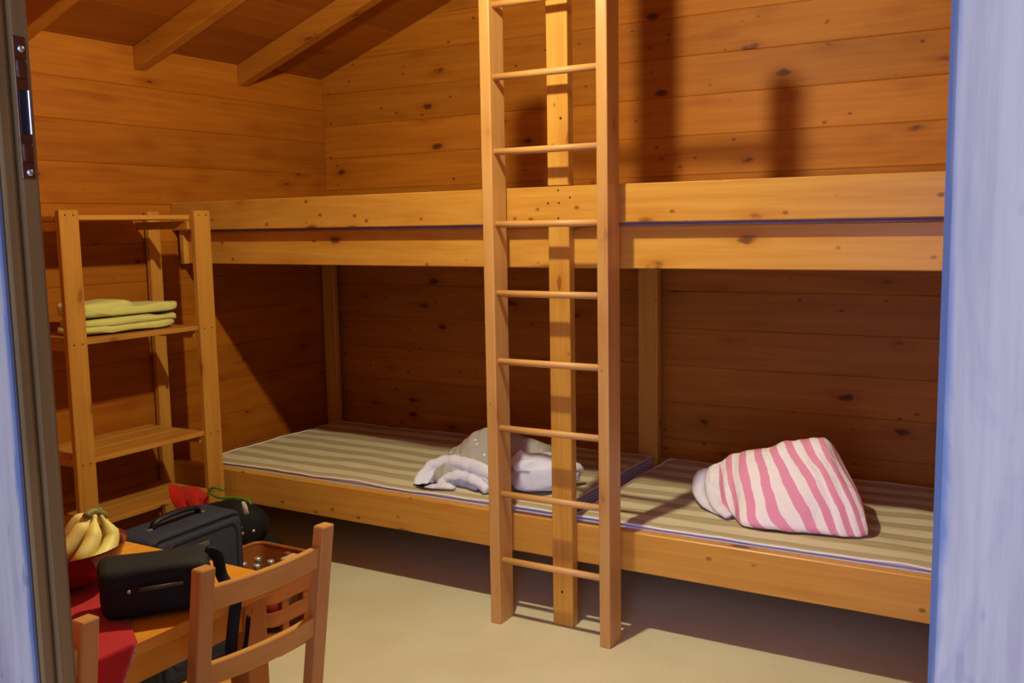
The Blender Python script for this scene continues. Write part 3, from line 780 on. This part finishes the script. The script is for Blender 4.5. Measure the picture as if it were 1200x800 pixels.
# ------------------------------------------------------------------ bottle crate
CX0, CX1, CY0, CY1, CH = 1.105, 1.45, -2.05, -1.755, .30
cr = empty('bottle_crate', (1.28, -1.92, 0)); tag(cr, 'brown open crate of bottles on the floor beside the suitcase', 'crate')
def rr2(x0, x1, y0, y1, r, n=6):
    pts = []
    for cx, cy, a0 in ((x1-r, y1-r, 0), (x0+r, y1-r, 90), (x0+r, y0+r, 180), (x1-r, y0+r, 270)):
        for k in range(n+1):
            a = radians(a0+90*k/n); pts.append((cx+r*cos(a), cy+r*sin(a)))
    return pts
def ringwall(mb, z0, z1, th=.012):
    b = bmesh.new(); Ou = rr2(CX0, CX1, CY0, CY1, .05); In = rr2(CX0+th, CX1-th, CY0+th, CY1-th, .04); n = len(Ou)
    v = [[b.verts.new((x, y, z)) for x, y in L] for L, z in ((Ou, z0), (Ou, z1), (In, z1), (In, z0))]
    for k in range(4):
        for i in range(n): b.faces.new((v[k][i], v[k][(i+1) % n], v[(k+1) % 4][(i+1) % n], v[(k+1) % 4][i]))
    bmesh.ops.recalc_face_normals(b, faces=b.faces[:]); mb.add(b)
mb = MB(); ringwall(mb, .0, .085); ringwall(mb, .115, .165); ringwall(mb, .20, CH); mb.build('crate_wall', m_crate, cr)
mb = MB(); mb.prism(rr2(CX0+.004, CX1-.004, CY0+.004, CY1-.004, .05), 'z', .0, .012); mb.build('crate_base', m_crate, cr)
for x, y in ((CX0+.015, -1.915), (CX1-.015, -1.86), (CX1-.015, -1.97), (1.28, CY0+.015), (1.28, CY1-.015)):
    mb = MB(); mb.box(x-.012, x+.012, y-.016, y+.016, 0, CH-.012, .002); mb.build('crate_batten', m_crate, cr)
mb = MB()
P = [(x, y, CH) for x, y in rr2(CX0+.006, CX1-.006, CY0+.006, CY1-.006, .045)]
mb.tube(P+[P[0]], .008, 8, caps=False); mb.build('crate_rim', m_crate, cr)
def bottle_mat():
    N = NT('brown_glass'); N.b.inputs['Transmission Weight'].default_value = .5
    return N.fin(srgb(70, 40, 22), .1, 0, .5)
m_bot = bottle_mat(); m_cap = plain('cap_metal', srgb(214, 212, 206), .3, .6); m_lab = plain('red_label', srgb(150, 40, 38), .6)
first = None
places = [at(302, 652, Z=.292), at(301, 660, Z=.292), at(317, 655, Z=.292), at(285, 658, Z=.292)]
labs = ['bottle with silver cap in the crate, furthest back of those showing', 'bottle with silver cap in the crate, just in front of the furthest one', 'bottle with silver cap in the crate, nearest the beige carton', 'bottle with silver cap in the crate, next to the suitcase']
for k, p in enumerate(places):
    if first is None:
        bt = empty('bottle', (p.x, p.y, .013)); first = bt
        mb = MB(); mb.lathe([(0, 0), (.027, 0), (.029, .004), (.029, .15), (.026, .175), (.013, .21), (.0115, .235), (.0115, .262), (0, .262)], (p.x, p.y, .013), 20); mb.build('bottle_glass', m_bot, bt)
        mb = MB(); mb.lathe([(0, .276), (.012, .276), (.0135, .272), (.0135, .252), (.0125, .252), (0, .254)], (p.x, p.y, .013), 18); mb.build('bottle_cap', m_cap, bt)
        mb = MB(); mb.lathe([(.0294, .05), (.0294, .13)], (p.x, p.y, .013), 20); mb.build('bottle_label', m_lab, bt)
        o = bt
    else:
        o = copy_tree(first); o.location = (p.x, p.y, .013)
    tag(o, labs[k], 'bottle', 'bottles in the crate')
m_card = plain('beige_card', srgb(206, 178, 132), .7)
mb = MB(); mb.box(1.322, 1.405, -1.86, -1.79, .013, .298, .003); tag(mb.build('carton', m_card), 'beige carton in the back right corner of the bottle crate', 'carton')

# ------------------------------------------------------------------ backpack heap behind the suitcase
m_blackbag = fabric('black_backpack_fabric', srgb(20, 20, 22))
bp = empty('backpack', (.70, -1.6, 0)); tag(bp, 'black backpack with lime green trim and white tag on the floor behind the suitcase', 'backpack')
mb = MB(); b = bmesh.new(); bmesh.ops.create_uvsphere(b, u_segments=40, v_segments=26, radius=1)
for v in b.verts:
    p = v.co; q = V3([math.copysign(abs(t)**.7, t) for t in p]); w = V3((q.x*.21, q.y*.17, .17+q.z*.17))
    w += noise.noise_vector(w*7)*.025; w.z = max(w.z, 0.002); v.co = w+V3((.70, -1.60, 0))
for f in b.faces: f.smooth = True
mb.add(b); mb.build('backpack_body', m_blackbag, bp)
mb = MB(); b = bmesh.new(); bmesh.ops.create_uvsphere(b, u_segments=30, v_segments=18, radius=1)
for v in b.verts:
    p = v.co; w = V3((p.x*.10, p.y*.09, .11+p.z*.11)); w += noise.noise_vector(w*9+V3((4, 0, 0)))*.02; w.z = max(w.z, .002); v.co = w+V3((.90, -1.50, 0))
for f in b.faces: f.smooth = True
mb.add(b); mb.build('side_pocket', m_blackbag, bp)
mb = MB(); b = bmesh.new(); bmesh.ops.create_uvsphere(b, u_segments=30, v_segments=18, radius=1)
for v in b.verts:
    p = v.co; w = V3((p.x*.13, p.y*.11, p.z*.10)); v.co = w+noise.noise_vector(w*9+V3((9, 0, 0)))*.02+V3((.83, -1.60, .295))
for f in b.faces: f.smooth = True
mb.add(b); mb.build('top_flap', m_blackbag, bp)
m_green = plain('lime_trim', srgb(84, 130, 44), .6); m_tag = plain('white_tag', srgb(226, 222, 224), .5)
yb_ = -1.70
mb = MB(); mb.tube(spline([at(262, 574, Y=yb_), at(250, 571, Y=yb_), at(246, 577, Y=yb_), at(258, 583, Y=yb_), at(275, 583, Y=yb_), at(290, 586, Y=yb_), at(294, 591, Y=yb_)], 26), .0065, 8, .8); mb.build('green_trim', m_green, bp)
p0, p1 = at(285.5, 587, Y=yb_), at(289, 602, Y=yb_)
mb = MB(); mb.tube([p0, (p0+p1)/2, p1], [.013, .014, .012], 10, .35); mb.build('white_tag', m_tag, bp)
for px, py in ((283, 617), (298, 621), (285, 624)):
    c = at(px, py, Y=-1.70); mb = MB(); mb.tube([c, c+V3((.006, -.012, 0))], .006, 8); mb.build('buckle', m_steel, bp)
m_redc = cloth_mat('red_fleece', srgb(236, 58, 36), srgb(222, 46, 30), 18, .4)
bm = bmesh.new(); rows = []
yr = -1.67
Lp = spline([at(199, 566, Y=yr-.02), at(212, 570, Y=yr), at(225, 569, Y=yr+.01), at(233, 573, Y=yr), at(244, 581, Y=yr-.03)], 24)
Lb = spline([at(207, 597, Y=yr-.07), at(215, 596, Y=yr-.08), at(225, 594, Y=yr-.075), at(235, 592, Y=yr-.075), at(245, 590, Y=yr-.06)], 24)
Lk = spline([at(206, 592, Y=yr+.09), at(214, 588, Y=yr+.10), at(224, 586, Y=yr+.1), at(234, 586, Y=yr+.1), at(243, 587, Y=yr+.08)], 24)
for i in range(25):
    row = []
    prof = spline([Lb[i], (Lb[i]+Lp[i])*.5+V3((.004, -.02, .008)), Lp[i], (Lp[i]+Lk[i])*.5+V3((0, .01, .01)), Lk[i]], 16)
    for j, p in enumerate(prof):
        fold = .006*sin(i*.55+j*.12)+.003*sin(i*1.3)
        row.append(bm.verts.new(p+V3((.3, -1, .2)).normalized()*fold))
    rows.append(row)
for i in range(24):
    for j in range(16): bm.faces.new((rows[i][j], rows[i+1][j], rows[i+1][j+1], rows[i][j+1])).smooth = True
bmesh.ops.solidify(bm, geom=bm.faces[:], thickness=.006)
bmesh.ops.recalc_face_normals(bm, faces=bm.faces[:])
m = MB(); m.bm.free(); m.bm = bm; tag(m.build('red_cloth', m_redc), 'bright red cloth draped over the black backpack', 'cloth')

# ------------------------------------------------------------------ light
def lamp(name, loc, e, col, r):
    l = bpy.data.lights.new(name, 'POINT'); l.energy = e; l.color = col; l.shadow_soft_size = r
    l.use_nodes = True; t = l.node_tree; em = t.nodes['Emission']; fo = t.nodes.new('ShaderNodeLightFalloff')
    fo.inputs['Strength'].default_value = 1; fo.inputs['Smooth'].default_value = 1.8
    t.links.new(fo.outputs['Quadratic'], em.inputs['Strength'])
    o = bpy.data.objects.new(name, l); COL.objects.link(o); o.location = loc; return o
lamp('ceiling_bulb', (2.308, -2.09, 2.552), 190, (1, .93, .62), .032)
w = bpy.data.worlds.new('sky'); sc.world = w; w.use_nodes = True
wt = w.node_tree; bg = wt.nodes['Background']
# overcast sky, with a bright lobe added to fill the bed through the doorway
tcw = wt.nodes.new('ShaderNodeTexCoord'); dp = wt.nodes.new('ShaderNodeVectorMath'); dp.operation = 'DOT_PRODUCT'
wt.links.new(tcw.outputs['Generated'], dp.inputs[0]); dp.inputs[1].default_value = V3((.27, -.95, .17)).normalized()
mr = wt.nodes.new('ShaderNodeMapRange'); mr.interpolation_type = 'SMOOTHSTEP'
for k, v in ((1, .86), (2, .99), (3, .9), (4, 7.0)): mr.inputs[k].default_value = v
wt.links.new(dp.outputs['Value'], mr.inputs[0]); wt.links.new(mr.outputs[0], bg.inputs[1])
bg.inputs[0].default_value = (.52, .61, 1.08, 1)

sc.view_settings.view_transform = 'Standard'; sc.view_settings.look = 'None'; sc.view_settings.gamma = 1
sc.view_settings.use_curve_mapping = False; sc.view_settings.exposure = 0
sc.cycles.max_bounces = 8; sc.cycles.use_denoising = True
